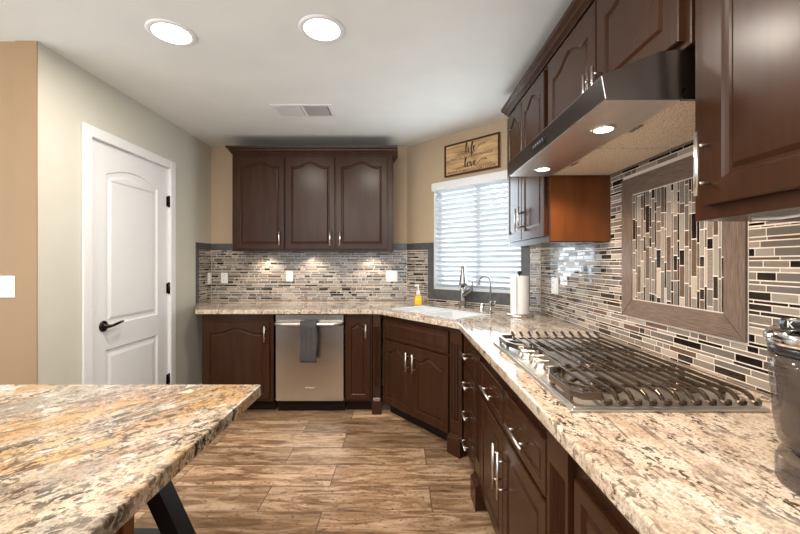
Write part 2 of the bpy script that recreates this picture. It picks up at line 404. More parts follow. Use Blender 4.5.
# door: panels as one moulded skin in front of the slab. local frame: x along +y of the room, -y towards the room
LX = Matrix(((0, -1, 0, XL-.022), (1, 0, 0, 0), (0, 0, 1, 0), (0, 0, 0, 1)))
def door_panel(z0, z1, arch):
    m = MB()
    o, i = contour(DY0+.15, z0, DY1-.15, z1, .0, arch, .0)
    pts = []
    for p in i:
        if not pts or pts[-1] != p: pts.append(p)
    vs = []; fs = []; prev = None
    for (d, dep) in ((0, .0005), (.012, -.008), (.03, -.008), (.05, .004)):
        nb = len(vs); vs.extend((p[0], -dep if dep > 0 else -dep, p[1]) for p in inset(pts, d))
        if prev is not None: fs += [[prev+k, prev+(k+1) % len(pts), nb+(k+1) % len(pts), nb+k] for k in range(len(pts))]
        prev = nb
    fs.append([prev+k for k in range(len(pts))])
    return m, vs, fs, pts
def door_skin():
    """stiles and rails stand proud of two sunk, raised-centre panels"""
    m = MB(); th = .012
    zA, zB, zC_, zD = .24, .715, .885, DZ-.15
    xa, xb = DY0+.15, DY1-.15
    m.box(DY0+.004, -th, .012, xa, 0, DZ-.005, X=LX); m.box(xb, -th, .012, DY1-.004, 0, DZ-.005, X=LX)
    m.box(xa, -th, .012, xb, 0, zA, X=LX); m.box(xa, -th, zB, xb, 0, zC_, X=LX)
    ar = .065; n = 20; top = [(xb+(xa-xb)*k/n, zD-ar+ar*math.sin(math.pi*k/n)) for k in range(n+1)]
    for k in range(n):
        m.prism([top[k], top[k+1], (top[k+1][0], DZ-.005), (top[k][0], DZ-.005)], -th, 0, 'y', X=LX)
    for pts in ([(xa, zA), (xb, zA), (xb, zB), (xa, zB)], [(xa, zC_), (xb, zC_)]+top):
        vs = []; fs = []; prev = None; q = len(pts)
        for (d, y) in ((0, -th), (.010, -.003), (.030, -.002), (.055, -.010)):
            nb = len(vs); vs += [(p[0], y, p[1]) for p in inset(pts, d)]
            if prev is not None: fs += [[prev+k, prev+(k+1) % q, nb+(k+1) % q, nb+k] for k in range(q)]
            prev = nb
        fs.append([prev+k for k in range(q)]); m.add(vs, fs, 0, False, LX)
    return m
door_skin().build('door_face', M['white'], dr)
lv = MB(); hy, hz = 2.615, .885
HX = Matrix.Translation((XL-.0095, hy, hz)) @ Matrix.Rotation(R(90), 4, 'Y')
lv.lathe([(.0, 0), (.038, 0), (.038, .006), (.029, .014), (.015, .018), (.012, .05), (.0, .052)], X=HX)
lv.tube([(XL+.036, hy, hz), (XL+.044, hy+.03, hz+.004), (XL+.042, hy+.08, hz+.012), (XL+.036, hy+.125, hz+.016)], [.012, .010, .009, .008], 10)
lv.build('lever_handle', M['bronze'], dr)
MB().box(XL-.0099, DY0+.004, hz-.03, XL-.008, DY0+.016, hz+.03, .0005).build('strike_plate', M['bronze'], dr)
for z in (1.86, 1.1, .3):
    MB().tube([(XL+.002, DY1-.008, z-.05), (XL+.002, DY1-.008, z+.05)], .009, 10).box(XL-.0099, DY1-.032, z-.044, XL-.006, DY1-.012, z+.044).build('hinge', M['bronze'], dr)

# ------------------------------------------------------------------ tile backsplash
rnd = random.Random(5)
def mosaic(mb, u0, u1, z0, z1, X, skip=(), vertical=False, seed=1, th=.007):
    """rows of random strips laid on the wall plane; local x along the wall, y- into the room"""
    rg = random.Random(seed); g = .0028
    a0, a1, b0, b1 = (z0, z1, u0, u1) if vertical else (u0, u1, z0, z1)
    pat = [.027, .014, .022, .012, .027, .022, .013]; b = b0; k = rg.randrange(7)
    while b < b1-.006:
        h = min(pat[k % 7], b1-b); k += 1
        a = a0-rg.random()*.08; last = -1
        while a < a1:
            ln = rg.choice([.045, .07, .09, .11, .14, .16]) * (1.0 if h < .016 else .9)
            s, e = max(a, a0)+g/2, min(a+ln, a1)-g/2; a += ln
            if e-s < .008: continue
            mt = rg.choices(range(6), TW)[0]
            if mt == last: mt = rg.choices(range(6), TW)[0]
            if h < .016 and rg.random() < .25: mt = 4
            last = mt
            lo, hi = b+g/2, b+h-g/2
            if hi-lo < .004: continue
            for seg in cut(s, e, lo, hi, skip, vertical):
                s2, e2 = seg
                (p0, p1, q0, q1) = (lo, hi, s2, e2) if vertical else (s2, e2, lo, hi)
                c = .0007
                mb.add([(p0, 0, q0), (p1, 0, q0), (p1, 0, q1), (p0, 0, q1), (p0+c, -th, q0+c), (p1-c, -th, q0+c), (p1-c, -th, q1-c), (p0+c, -th, q1-c)],
                       [[4, 5, 6, 7], [0, 1, 5, 4], [1, 2, 6, 5], [2, 3, 7, 6], [3, 0, 4, 7]], mt, False, X)
        b += h
def cut(s, e, lo, hi, skip, vertical):
    segs = [(s, e)]
    for (x0, z0, x1, z1) in skip:
        A0, A1, B0, B1 = (z0, z1, x0, x1) if vertical else (x0, x1, z0, z1)
        if hi <= B0+.004 or lo >= B1-.004: continue
        new = []
        for (p, q) in segs:
            if q <= A0 or p >= A1: new.append((p, q)); continue
            if A0-p > .006: new.append((p, A0-.002))
            if q-A1 > .006: new.append((A1+.002, q))
        segs = new
    return segs
ZT0, ZT1, TR = .917, 1.455, .072                    # mosaic from the worktop to the border strip
def grout(mb, u0, u1, z0, z1, X): mb.box(u0, -.0060, z0, u1, -.0005, z1, X=X)

bk = thing('tile_backsplash', 'strip mosaic backsplash on the rear wall under the three-door wall cabinet', 'backsplash', group='mosaic backsplash runs')
BX = frame_X((XL+.01, YB, 0), (1, 0), (0, 1)); BLN = P0.x-XL-.0125
m = MB(); mosaic(m, 0, BLN, ZT0, ZT1, BX, seed=3); m.build('mosaic', TILES, bk); m = MB(); grout(m, 0, BLN, ZT0, ZT1, BX); m.build('grout', M['grout'], bk)
m = MB(); m.box(0, -.009, ZT1+.001, BLN/2, -.0005, ZT1+TR, .001, X=BX).box(BLN/2+.002, -.009, ZT1+.001, BLN, -.0005, ZT1+TR, .001, X=BX); m.build('border', M['slate'], bk)

lt = thing('tile_backsplash', 'short strip mosaic return on the left wall beside the white door', 'backsplash', group='mosaic backsplash runs')
SX = frame_X((XL, YB, 0), (0, -1), (-1, 0)); SL = .308
m = MB(); mosaic(m, .011, SL-.05, ZT0, ZT1, SX, seed=8); m.build('mosaic', TILES, lt); m = MB(); grout(m, .011, SL-.05, ZT0, ZT1, SX); m.build('grout', M['grout'], lt)
m = MB(); m.box(.011, -.009, ZT1+.001, SL-.05, -.0005, ZT1+TR, .001, X=SX).box(SL-.049, -.009, ZT0, SL, -.0005, ZT1+TR, .001, X=SX); m.build('border', M['slate'], lt)

dg = thing('tile_backsplash', 'mosaic and slate border tile framing the window behind the sink', 'backsplash', group='mosaic backsplash runs')
m = MB(); ut = WU0-.075
mosaic(m, .004, ut, ZT0, ZT1, DX, seed=14); mosaic(m, ut, DL-.005, ZT0, .955, DX, seed=21); mosaic(m, WU1+.078, DL-.005, .957, ZT1, DX, seed=30)
m.build('mosaic', TILES, dg)
m = MB(); grout(m, .003, ut, ZT0, ZT1, DX); grout(m, ut, DL-.005, ZT0, .956, DX); grout(m, WU1+.078, DL-.005, .956, ZT1, DX); m.build('grout', M['grout'], dg)
m = MB(); m.box(.004, -.009, ZT1+.001, WU0, -.0005, ZT1+TR, .001, X=DX).box(ut+.001, -.009, .957, WU0, -.0005, ZT1, .001, X=DX)
m.box(WU0+.001, -.009, .957, (WU0+WU1)/2, -.0005, WZ0, .001, X=DX).box((WU0+WU1)/2+.002, -.009, .957, WU1-.001, -.0005, WZ0, .001, X=DX)
m.box(WU1, -.009, .957, WU1+.077, -.0005, ZT1+TR, .001, X=DX).box(WU1+.078, -.009, ZT1+.001, DL-.005, -.0005, ZT1+TR, .001, X=DX)
m.build('border', M['slate'], dg)

rt = thing('tile_backsplash', 'strip mosaic backsplash behind the gas cooktop, running the length of the right wall', 'backsplash', group='mosaic backsplash runs')
RX = frame_X((XR, 3.052, 0), (0, -1), (1, 0)); ru = lambda y: 3.052-y
FY0, FY1, FZ0, FZ1 = 1.229, 1.92, 1.06, 1.734
fs_ = [(ru(FY1), FZ0, ru(FY0), FZ1)]
m = MB(); mosaic(m, 0, ru(-.35), ZT0, 1.436, RX, fs_, seed=40); mosaic(m, ru(2.036), ru(1.04), 1.437, 1.90, RX, fs_, seed=41); m.build('mosaic', TILES, rt)
m = MB(); grout(m, 0, ru(-.35), ZT0, 1.437, RX); grout(m, ru(2.036), ru(1.04), 1.437, 1.90, RX); m.build('grout', M['grout'], rt)
fr = thing('tile_picture_panel', 'upright mosaic panel in a mitred wood-look tile frame above the cooktop', 'tile panel')
b = .085; A = [(ru(FY1), FZ0), (ru(FY0), FZ0), (ru(FY0), FZ1), (ru(FY1), FZ1)]; B = [(ru(FY1)+b, FZ0+b), (ru(FY0)-b, FZ0+b), (ru(FY0)-b, FZ1-b), (ru(FY1)+b, FZ1-b)]
m = MB(); m.box(ru(FY1)-.002, -.0075, FZ0-.002, ru(FY0)+.002, -.0061, FZ1+.002, X=RX); m.box(B[0][0], -.0114, B[0][1], B[2][0], -.0076, B[2][1], X=RX); m.build('grout', M['grout'], fr)
for k, mt in enumerate(('wt_h', 'wt_v', 'wt_h', 'wt_v')):
    j = (k+1) % 4; q = inset([A[k], A[j], B[j], B[k]], .0014)
    m = MB(); m.prism(q, -.016, -.0076, 'y', X=RX); m.build('frame_tile', M[mt], fr)
m = MB(); mosaic(m, B[0][0]+.002, B[1][0]-.002, B[0][1]+.002, B[2][1]-.002, RX @ Matrix.Translation((0, -.0072, 0)), vertical=True, seed=52, th=.006); m.build('mosaic', TILES, fr)

# ------------------------------------------------------------------ cabinets. local frame: x along the front, front face at y=0 looking -y
def pull(kind, a, b_, L, y=-.02, r=.006, out=.032):
    m = MB()
    if kind == 'v':
        m.tube([(a, y-out, b_-L/2), (a, y-out, b_+L/2)], r, 10)
        for d in (-L*.3, L*.3): m.tube([(a, y, b_+d), (a, y-out, b_+d)], r*.7, 8)
    else:
        m.tube([(a-L/2, y-out, b_), (a+L/2, y-out, b_)], r, 10)
        for d in (-L*.3, L*.3): m.tube([(a+d, y, b_), (a+d, y-out, b_)], r*.7, 8)
    return m
def front(parent, name, x0, z0, x1, z1, fr=.05, arch=0, h=None, mat='cab', **kw):
    o = panel(MB(), x0, z0, x1, z1, .02, fr, arch, base=-.0005, **kw).build(name, M[mat], parent)
    if h: pull(*h).build('handle', M['nickel'], o)
    return o
def base_cab(name, label, loc, rz, w_, d, fronts, toe=.075, side=None, z1=.872, cat='cabinet'):
    t = thing(name, label, cat, loc, rz)
    m = MB(); s = .018
    m.box(0, 0, .1, w_, s, z1).box(0, s, .1, s, d, z1).box(w_-s, s, .1, w_, d, z1).box(s, d-s, .1, w_-s, d, z1).box(s, s, .1, w_-s, d-s, .118)
    m.build('carcass', M['cab'], t)
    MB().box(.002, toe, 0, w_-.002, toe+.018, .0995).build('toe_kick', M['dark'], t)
    for f in fronts: front(t, *f[0], **f[1])
    return t
def post(label, loc, rz, w_, d=.09, group=None):
    """fluted filler post on a plinth block"""
    t = thing('fluted_post', label, 'cabinet post', loc, rz, group)
    m = MB(); m.box(0, 0, .142, w_, d, .24).box(0, 0, .76, w_, d, .872)
    n = 3; gw = w_*.13; pts = [(0, d), (0, 0)]
    for k in range(n):
        c = w_*(k+1)/(n+1)
        for a in range(0, 181, 30): pts.append((c-gw*math.cos(R(a)), gw*.8*math.sin(R(a))))
    pts += [(w_, 0), (w_, d)]
    m.prism(pts, .24, .76, 'z'); m.build('fluted_shaft', M['cab'], t)
    p = MB(); p.box(-.008, -.026, 0, w_+.008, -.0215, .12, .002); p.box(.001, -.0214, 0, w_-.001, d, .12); p.prism([(-.024, .12), (d, .12), (d, .142), (-.004, .142)], .001, w_-.001, 'x'); p.build('plinth_block', M['cab'], t)
    return t

YF = 3.33                                            # face of the rear-run doors
def L(y): return (0, y, 0)
base_cab('base_cabinet', 'dark brown arched-door base cabinet left of the dishwasher', (-1.754, YF+.02, 0), 0, .63, .70,
         [(('door', .025, .125, .60, .80), dict(arch=.045, h=('v', .565, .70, .14)))])
base_cab('base_cabinet', 'narrow dark brown base cabinet between the dishwasher and the corner post', (-.492, YF+.02, 0), 0, .238, .70,
         [(('door', .012, .12, .222, .835), dict(fr=.042, arch=.03, h=('v', .185, .72, .13)))])
post('narrow fluted post between the slim base cabinet and the sink cabinet', (-.246, YF, 0), 0, .066)
A0 = Vector((-.2, 3.30, 0)); T = Vector((.616, -.788, 0)).normalized(); N = Vector((-T.y, T.x, 0)); SA = math.atan2(T.y, T.x)
fo = A0+N*.055
base_cab('sink_cabinet', 'dark brown diagonal sink base with two arched doors under a false drawer', tuple(fo+T*.004), SA, .83, .50,
         [(('false_drawer_front', .02, .675, .81, .835), dict(fr=.022, steps=((.004, .001), (.02, -.003)))),
          (('door', .02, .12, .412, .66), dict(arch=.045, h=('v', .375, .535, .15))),
          (('door', .418, .12, .81, .66), dict(arch=.045, h=('v', .455, .535, .15)))])
post('fluted corner post between the sink cabinet and the four-drawer stack', tuple(A0+N*.035+T*.84), SA, .108, .07)
XF = .44                                             # carcass face of the right run (doors stand .02 proud)
RZ = -math.pi/2
dh = lambda x, z, L_=.15: ('h', x, z, L_)
base_cab('drawer_cabinet', 'slim stack of four drawers with bar pulls, by the sink corner', (XF, 2.555, 0), RZ, .395, .66,
         [(('drawer', .012, z0, .383, z1), dict(fr=.03, h=dh(.17, zc, .17), steps=((.003, .003), (.012, .004), (.02, .001))))
          for z0, z1, zc in ((.655, .835, .735), (.465, .645, .553), (.275, .455, .368), (.115, .265, .185))])
post('fluted post between the drawer stack and the cooktop cabinet', (XF-.02, 2.152, 0), RZ, .13)
base_cab('cooktop_cabinet', 'wide base cabinet under the gas cooktop, two drawers over two doors', (XF, 2.018, 0), RZ, .922, .66,
         [(('drawer', .008, .635, .446, .80), dict(fr=.035, h=dh(.24, .715, .19), steps=((.003, .003), (.012, .004), (.02, .001)))),
          (('drawer', .460, .635, .915, .80), dict(fr=.035, h=dh(.69, .715, .19), steps=((.003, .003), (.012, .004), (.02, .001)))),
          (('door', .008, .115, .448, .618), dict(fr=.055, h=('v', .415, .465, .19))),
          (('door', .456, .115, .915, .618), dict(fr=.055, h=('v', .490, .465, .19)))])
post('fluted post nearest the camera, at the near end of the cooktop cabinet', (XF-.02, 1.092, 0), RZ, .135)
base_cab('base_cabinet', 'base cabinet nearest the camera under the right worktop, cut by the bottom of the picture', (XF, .953, 0), RZ, .70, .66,
         [(('drawer', .03, .635, .67, .795), dict(fr=.035, h=dh(.35, .715, .19))), (('door', .03, .115, .67, .618), dict(fr=.055, h=('v', .62, .465, .19)))])

def crown(mb, x0, x1, z0, y=0, ends=(True, True), d=.33, X=None):
    """stepped crown moulding along the top front, returned along the sides"""
    pr = [(0, 0), (-.012, 0), (-.012, .012), (-.028, .026), (-.030, .036), (-.046, .048), (-.050, .066), (0, .066)]
    e0 = .05 if ends[0] else 0; e1 = .05 if ends[1] else 0
    n = len(pr); vs = []
    for (px, end) in ((x0, -1), (x1, 1)):
        for (p, q) in pr:
            on = ends[0] if end < 0 else ends[1]
            vs.append((px+(end*(-p) if on else 0), y+p, z0+q))
    fs = [list(range(n)), list(range(n, 2*n))]+[[i, (i+1) % n, n+(i+1) % n, n+i] for i in range(n)]
    mb.add(vs, fs, 0, False, X)
    for on, px, sg in ((ends[0], x0, -1), (ends[1], x1, 1)):
        if not on: continue
        vs = [(px-sg*p if False else px+sg*(-p), y+p, z0+q) for p, q in pr]+[(px+sg*(-p), y+d, z0+q) for p, q in pr]
        mb.add(vs, [list(range(n)), list(range(n, 2*n))]+[[i, (i+1) % n, n+(i+1) % n, n+i] for i in range(n)], 0, False, X)
def wall_cab(name, label, loc, rz, w_, d, z0, z1, doors, side=None, rail=True):
    t = thing(name, label, 'cabinet', loc, rz)
    MB().box(0, 0, z0, w_, d, z1, .002).build('carcass', M['cab'], t)
    for f in doors: front(t, *f[0], **f[1])
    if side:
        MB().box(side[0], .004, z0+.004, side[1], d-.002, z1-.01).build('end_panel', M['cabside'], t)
    return t
UZ0, UZ1 = 1.437, 2.395
uc = wall_cab('wall_cabinet', 'dark brown three-door wall cabinet with crown on the rear wall', (-1.66, 3.74, 0), 0, 1.578, .337, UZ0, 2.40,
              [(('door', .035, 1.455, .515, 2.365), dict(arch=.05, h=('v', .475, 1.56, .14))),
               (('door', .530, 1.455, 1.010, 2.365), dict(arch=.05, h=('v', .968, 1.56, .14))),
               (('door', 1.025, 1.455, 1.525, 2.365), dict(arch=.05, h=('v', 1.065, 1.56, .14)))])
m = MB(); crown(m, 0, 1.578, 2.395, 0, (True, True), .337); m.build('crown', M['cab'], uc)
# right wall uppers, local x runs towards the camera
UX = .80
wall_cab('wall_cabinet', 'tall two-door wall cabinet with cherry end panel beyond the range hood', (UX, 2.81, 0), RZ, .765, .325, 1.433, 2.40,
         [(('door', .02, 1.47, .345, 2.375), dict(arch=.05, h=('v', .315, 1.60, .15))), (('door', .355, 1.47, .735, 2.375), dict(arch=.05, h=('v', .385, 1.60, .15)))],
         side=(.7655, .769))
wall_cab('wall_cabinet', 'short two-door wall cabinet directly above the range hood', (UX, 2.038, 0), RZ, .990, .325, 1.925, 2.40,
         [(('door', .022, 1.945, .512, 2.375), dict(fr=.06, arch=.05, h=('v', .480, 2.02, .14))), (('door', .522, 1.945, .968, 2.375), dict(fr=.06, arch=.05, h=('v', .552, 2.02, .14)))])
nc = wall_cab('wall_cabinet', 'glossy dark brown wall cabinet closest to the camera at top right', (UX, 1.035, 0), RZ, .95, .325, 1.433, 2.40,
         [(('door', .050, 1.468, .60, 2.375), dict(fr=.06, h=('v', .073, 1.57, .16), steps=((.004, .005), (.010, .010), (.018, .010), (.030, .003)))),
          (('door', .61, 1.468, .92, 2.375), dict(fr=.06, h=('v', .64, 1.57, .16)))])
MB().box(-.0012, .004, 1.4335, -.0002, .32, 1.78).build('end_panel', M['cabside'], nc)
m = MB(); crown(m, 0, 2.76, 2.401, 0, (True, False), .325)
tag(m.build('crown_moulding', M['cab'], None, (UX, 2.81, 0), RZ), 'stepped dark crown moulding along the top of the right wall cabinets', 'moulding')
cord = MB(); cord.tube([(.86+.02*math.sin(k), .93-.055*k, 1.428-.004*abs(math.sin(k*1.3))) for k in range(9)], .0035, 8)
tag(cord.build('power_cord', M['plastic']), 'thin white cord under the near wall cabinet', 'cord')

# ------------------------------------------------------------------ worktops
def slab(name, poly, hole, z0, z1, mat, bev):
    bm = bmesh.new(); edges = []
    for loop in [poly]+([hole] if hole else []):
        vs = [bm.verts.new((p[0], p[1], z1)) for p in loop]
        edges += [bm.edges.new((vs[k], vs[(k+1) % len(vs)])) for k in range(len(vs))]
    bmesh.ops.triangle_fill(bm, edges=edges, use_beauty=True)
    r = bmesh.ops.extrude_face_region(bm, geom=bm.faces[:])
    for g in r['geom']:
        if isinstance(g, bmesh.types.BMVert): g.co.z = z0
    bmesh.ops.recalc_face_normals(bm, faces=bm.faces[:])
    me = bpy.data.meshes.new(name); bm.to_mesh(me); bm.free(); me.materials.append(mat)
    o = bpy.data.objects.new(name, me); C.objects.link(o)
    b = o.modifiers.new('bevel', 'BEVEL'); b.width = bev; b.segments = 3; b.limit_method = 'ANGLE'; b.angle_limit = R(50)
    return o
ST0, ST1, SN0, SN1 = .045, .815, .135, .475
sk = lambda t_, n_: (A0+T*t_+N*n_)
hole = [sk(ST0, SN0), sk(ST1, SN0), sk(ST1, SN1), sk(ST0, SN1)]
e = .0095
cpoly = [(XL+.004, YB-e), (P0.x-.004, YB-e), tuple((P1-DN*e*1.2)[:2]), (XR-e, 3.03), (XR-e, -.4), (.39, -.4), (.387, 2.55), (-.2, 3.3), (-1.786, 3.3), (XL+.004, 3.772)]
cpoly = [(XL+.004, YB-e), (P0.x-.004, YB-e-.001), (XR-e-.003, 3.060), (XR-e, -.4), (.39, -.4), (.387, 2.55), (-.2, 3.3), (-1.786, 3.3), (XL+.004, 3.772)]
tag(slab('granite_worktop', cpoly, hole, .874, .914, M['granite'], .007), 'speckled cream granite worktop running along the walls and around the sink', 'worktop')
tag(slab('island_worktop', [(-2.3, -.6), (-.47, -.6), (-.468, 1.275), (-2.3, 1.275)], None, .874, .914, M['granite2'], .006), 'gold and grey veined granite island worktop in the left foreground', 'worktop')
ic = thing('island_cabinet', 'brown wooden cabinet body beneath the island worktop', 'cabinet')
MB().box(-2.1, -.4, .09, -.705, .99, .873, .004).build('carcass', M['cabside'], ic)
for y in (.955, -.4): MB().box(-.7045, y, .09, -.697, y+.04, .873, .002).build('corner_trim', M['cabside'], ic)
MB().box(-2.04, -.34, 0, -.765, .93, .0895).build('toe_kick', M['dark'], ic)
tr_ = thing('island_trestle', 'black steel A-frame leg holding up the overhang of the island', 'table leg')
yt = 1.15
for s_ in (-1, 1):
    m = MB(); xt, xb = -.88+s_*.03, -.88+s_*.44; w2 = .026
    xt = -.88+s_*.035
    m.add([(xt-w2, yt-.03, .8735), (xt+w2, yt-.03, .8735), (xt+w2, yt+.03, .8735), (xt-w2, yt+.03, .8735), (xb-w2, yt-.03, 0), (xb+w2, yt-.03, 0), (xb+w2, yt+.03, 0), (xb-w2, yt+.03, 0)],
          [[3, 2, 1, 0], [4, 5, 6, 7], [0, 1, 5, 4], [1, 2, 6, 5], [2, 3, 7, 6], [3, 0, 4, 7]])
    m.build('leg', M['black'], tr_)
MB().box(-.88-.19, yt-.02, .465, -.88+.19, yt+.02, .505, .002).build('crossbar', M['black'], tr_)

# ------------------------------------------------------------------ sink, taps and what stands at the window
KX = frame_X(A0, T, N)
sn = thing('double_sink', 'white double-bowl drop-in sink set diagonally in the corner worktop', 'sink')
m = MB(); zr, zt = .9145, .921; mid = (ST0+ST1)/2; rw = .012
m.box(ST0-rw, SN0-rw, zr, ST1+rw, SN0+.012, zt, .002, X=KX).box(ST0-rw, SN1-.012, zr, ST1+rw, SN1+rw, zt, .002, X=KX)
m.box(ST0-rw, SN0+.012, zr, ST0+.012, SN1-.012, zt, .002, X=KX).box(ST1-.012, SN0+.012, zr, ST1+rw, SN1-.012, zt, .002, X=KX).box(mid-.016, SN0+.012, zr-.02, mid+.016, SN1-.012, zt-.004, .002, X=KX)
m.build('rim', M['porcelain'], sn)
for (u0, u1) in ((ST0+.004, mid-.004), (mid+.004, ST1-.004)):
    m = MB(); n0, n1 = SN0+.004, SN1-.004; q = .012; zb = .72; i_ = .03
    O = [(u0, n0), (u1, n0), (u1, n1), (u0, n1)]; I = inset(O, q); Bt = inset(O, q+i_)
    vs = [(p[0], p[1], .914) for p in O]+[(p[0], p[1], .914) for p in I]+[(p[0], p[1], zb) for p in Bt]+[(p[0], p[1], zb-.01) for p in inset(O, i_)]
    fs = [[k, (k+1) % 4, 4+(k+1) % 4, 4+k] for k in range(4)]+[[4+k, 4+(k+1) % 4, 8+(k+1) % 4, 8+k] for k in range(4)]+[[8, 9, 10, 11]]+[[12+k, 12+(k+1) % 4, (k+1) % 4, k] for k in range(4)]+[[15, 14, 13, 12]]
    m.add(vs, fs, 0, False, KX); bo = m.build('bowl', M['porcelain'], sn)
    MB().lathe([(0, 0), (.04, 0), (.036, .003), (.02, .001), (0, .001)], ((u0+u1)/2, (n0+n1)/2, zb+.0005), 20, X=KX).build('drain', M['chrome'], bo)

fa = thing('kitchen_faucet', 'tall stainless pull-down kitchen faucet with side lever behind the sink', 'faucet', (.566, 3.465, .9142), R(-45))
m = MB(); m.lathe([(0, 0), (.034, 0), (.034, .006), (.026, .012), (.031, .02), (.030, .11), (.026, .16), (.021, .20), (0, .2)], n=20)
m.build('body', M['steel'], fa)
m = MB(); m.tube([(.0, 0, .10), (.03, -.012, .125), (.07, -.02, .145), (.105, -.024, .165), (.118, -.026, .20), (.122, -.027, .245)], [.024, .023, .019, .014, .010, .007], 12); m.build('lever', M['steel'], fa)
m = MB(); m.tube([(0, 0, .19), (0, 0, .24)], [.02, .018], 16)
m.build('neck', M['steel'], fa)
m = MB(); m.lathe([(0, 0), (.036, 0), (.041, .008), (.040, .02), (.026, .10), (.019, .165), (.014, .178), (0, .18)], (0, 0, .205), 18); m.build('spray_head', M['steel'], fa)
ff = thing('filter_tap', 'small chrome gooseneck drinking water tap between faucet and paper towels', 'faucet', (.728, 3.09, .9142), R(-45))
m = MB(); m.lathe([(0, 0), (.022, 0), (.022, .006), (.013, .014), (.012, .075), (.015, .085), (.009, .098), (0, .1)], n=18); m.build('body', M['chrome'], ff)
gp = [(0, 0, .09), (0, 0, .24)]+[(-.055+.055*math.cos(a), 0, .24+.055*math.sin(a)) for a in [R(x) for x in range(15, 166, 15)]]+[(-.111, 0, .225)]
MB().tube(gp, .0065, 10).build('spout', M['chrome'], ff)
MB().tube([(.01, 0, .06), (.04, -.01, .075), (.055, -.012, .095)], [.008, .013, .011], 12).build('handle', M['chrome'], ff)
ag = MB(); ag.lathe([(0, 0), (.021, 0), (.021, .004), (.015, .008), (.015, .055), (.011, .064), (0, .066)], n=18)
tag(ag.build('air_gap', M['chrome'], None, (.680, 3.20, .9142)), 'stubby chrome air gap cap beside the drinking water tap', 'sink fitting')
so = thing('soap_bottle', 'yellow hand soap bottle with white pump by the sink corner', 'soap', (.165, 3.66, .9142))
MB().lathe([(0, 0), (.034, 0), (.038, .006), (.038, .05), (.030, .085), (.024, .095), (0, .095)], n=20, sx=1.0, sy=.7).build('bottle', M['yellow'], so)
MB().lathe([(.0, .0955), (.022, .0955), (.019, .125), (.016, .14), (0, .14)], n=18).build('collar', M['clearplastic'], so)
m = MB(); m.tube([(0, 0, .14), (0, 0, .185)], .006, 8).tube([(.008, 0, .19), (-.035, -.01, .186)], [.009, .006], 8); m.build('pump', M['plastic'], so)
pt = thing('paper_towel_holder', 'round steel paper towel stand near the right wall corner', 'paper towel holder', (.905, 2.90, .9142))
MB().lathe([(0, 0), (.1, 0), (.103, .004), (.103, .014), (.098, .02), (.02, .021), (0, .021)], n=32).build('base', M['steel'], pt)
MB().tube([(0, 0, .02), (0, 0, .315)], .007, 10).build('rod', M['steel'], pt)
MB().lathe([(0, 0), (.010, .001), (.013, .006), (.018, .016), (.017, .026), (.010, .034), (0, .035)], (0, 0, .312), 16).build('finial', M['blackplastic'], pt)
m = MB(); n = 32; r1, r0, z0, z1 = .068, .02, .0, .285
prof = [(r0, z0), (r1-.002, z0), (r1, z0+.003), (r1, z1-.003), (r1-.002, z1), (r0, z1)]
vs = []; fs = []
for (r, z) in prof: vs += [(r*math.cos(2*math.pi*j/n), r*math.sin(2*math.pi*j/n), z) for j in range(n)]
for i in range(6):
    for j in range(n): fs.append([i*n+j, i*n+(j+1) % n, ((i+1) % 6)*n+(j+1) % n, ((i+1) % 6)*n+j])
m.add(vs, fs, 0, True); m.box(r1-.003, -.002, .001, r1+.0015, .05, z1-.001)
tag(m.build('paper_towel_roll', M['paper'], None, (.905, 2.90, .9365), R(200)), 'white paper towel roll standing on the steel holder', 'paper towels')

# window blind
for o_ in (fa, ff):
    for c_ in o_.children: c_.data.materials[0] = M['tapmetal']
bl = thing('window_blind', 'white horizontal slat blind half open over the sink window', 'blind')
b0, b1 = WU0+.007, WU1-.007
m = MB(); m.box(WU0-.012, -.03, WZ1-.07, WU1+.012, .0, WZ1+.01, .006, X=DX); m.box(b0, .004, WZ1-.05, b1, .05, WZ1-.004, X=DX); m.build('valance', M['white'], bl)
m = MB(); ns = 21; ang = R(33); zz0, zz1 = WZ0+.04, WZ1-.075
for k in range(ns):
    z = zz0+(zz1-zz0)*k/(ns-1); c = .033; hw = .0245
    pr = []
    for s_ in (-1, -.5, 0, .5, 1): pr.append((c-s_*hw*math.cos(ang), z+s_*hw*math.sin(ang)+.003*(1-s_*s_)))
    pr += [(p, q-.0025) for p, q in pr[::-1]]
    m.prism(pr, b0+.004, b1-.004, 'x', X=DX)
m.build('slats', M['slat'], bl)
MB().box(b0+.002, .008, WZ0+.004, b1-.002, .056, WZ0+.024, .003, X=DX).build('bottom_rail', M['slat'], bl)
m = MB()
for u in (b0+.10, (b0+b1)/2, b1-.10):
    for y in (.006, .058): m.tube([(u, y, WZ0+.02), (u, y, WZ1-.05)], .0012, 6, X=DX)
m.build('ladder_cords', M['white'], bl)
m = MB(); m.tube([(b0+.05, -.003, WZ1-.07), (b0+.05, -.004, 1.34)], .0012, 6, X=DX).lathe([(0, 0), (.006, .004), (.004, .03), (0, .034)], (b0+.05, -.004, 1.31), 10, X=DX); m.build('pull_cord', M['white'], bl)

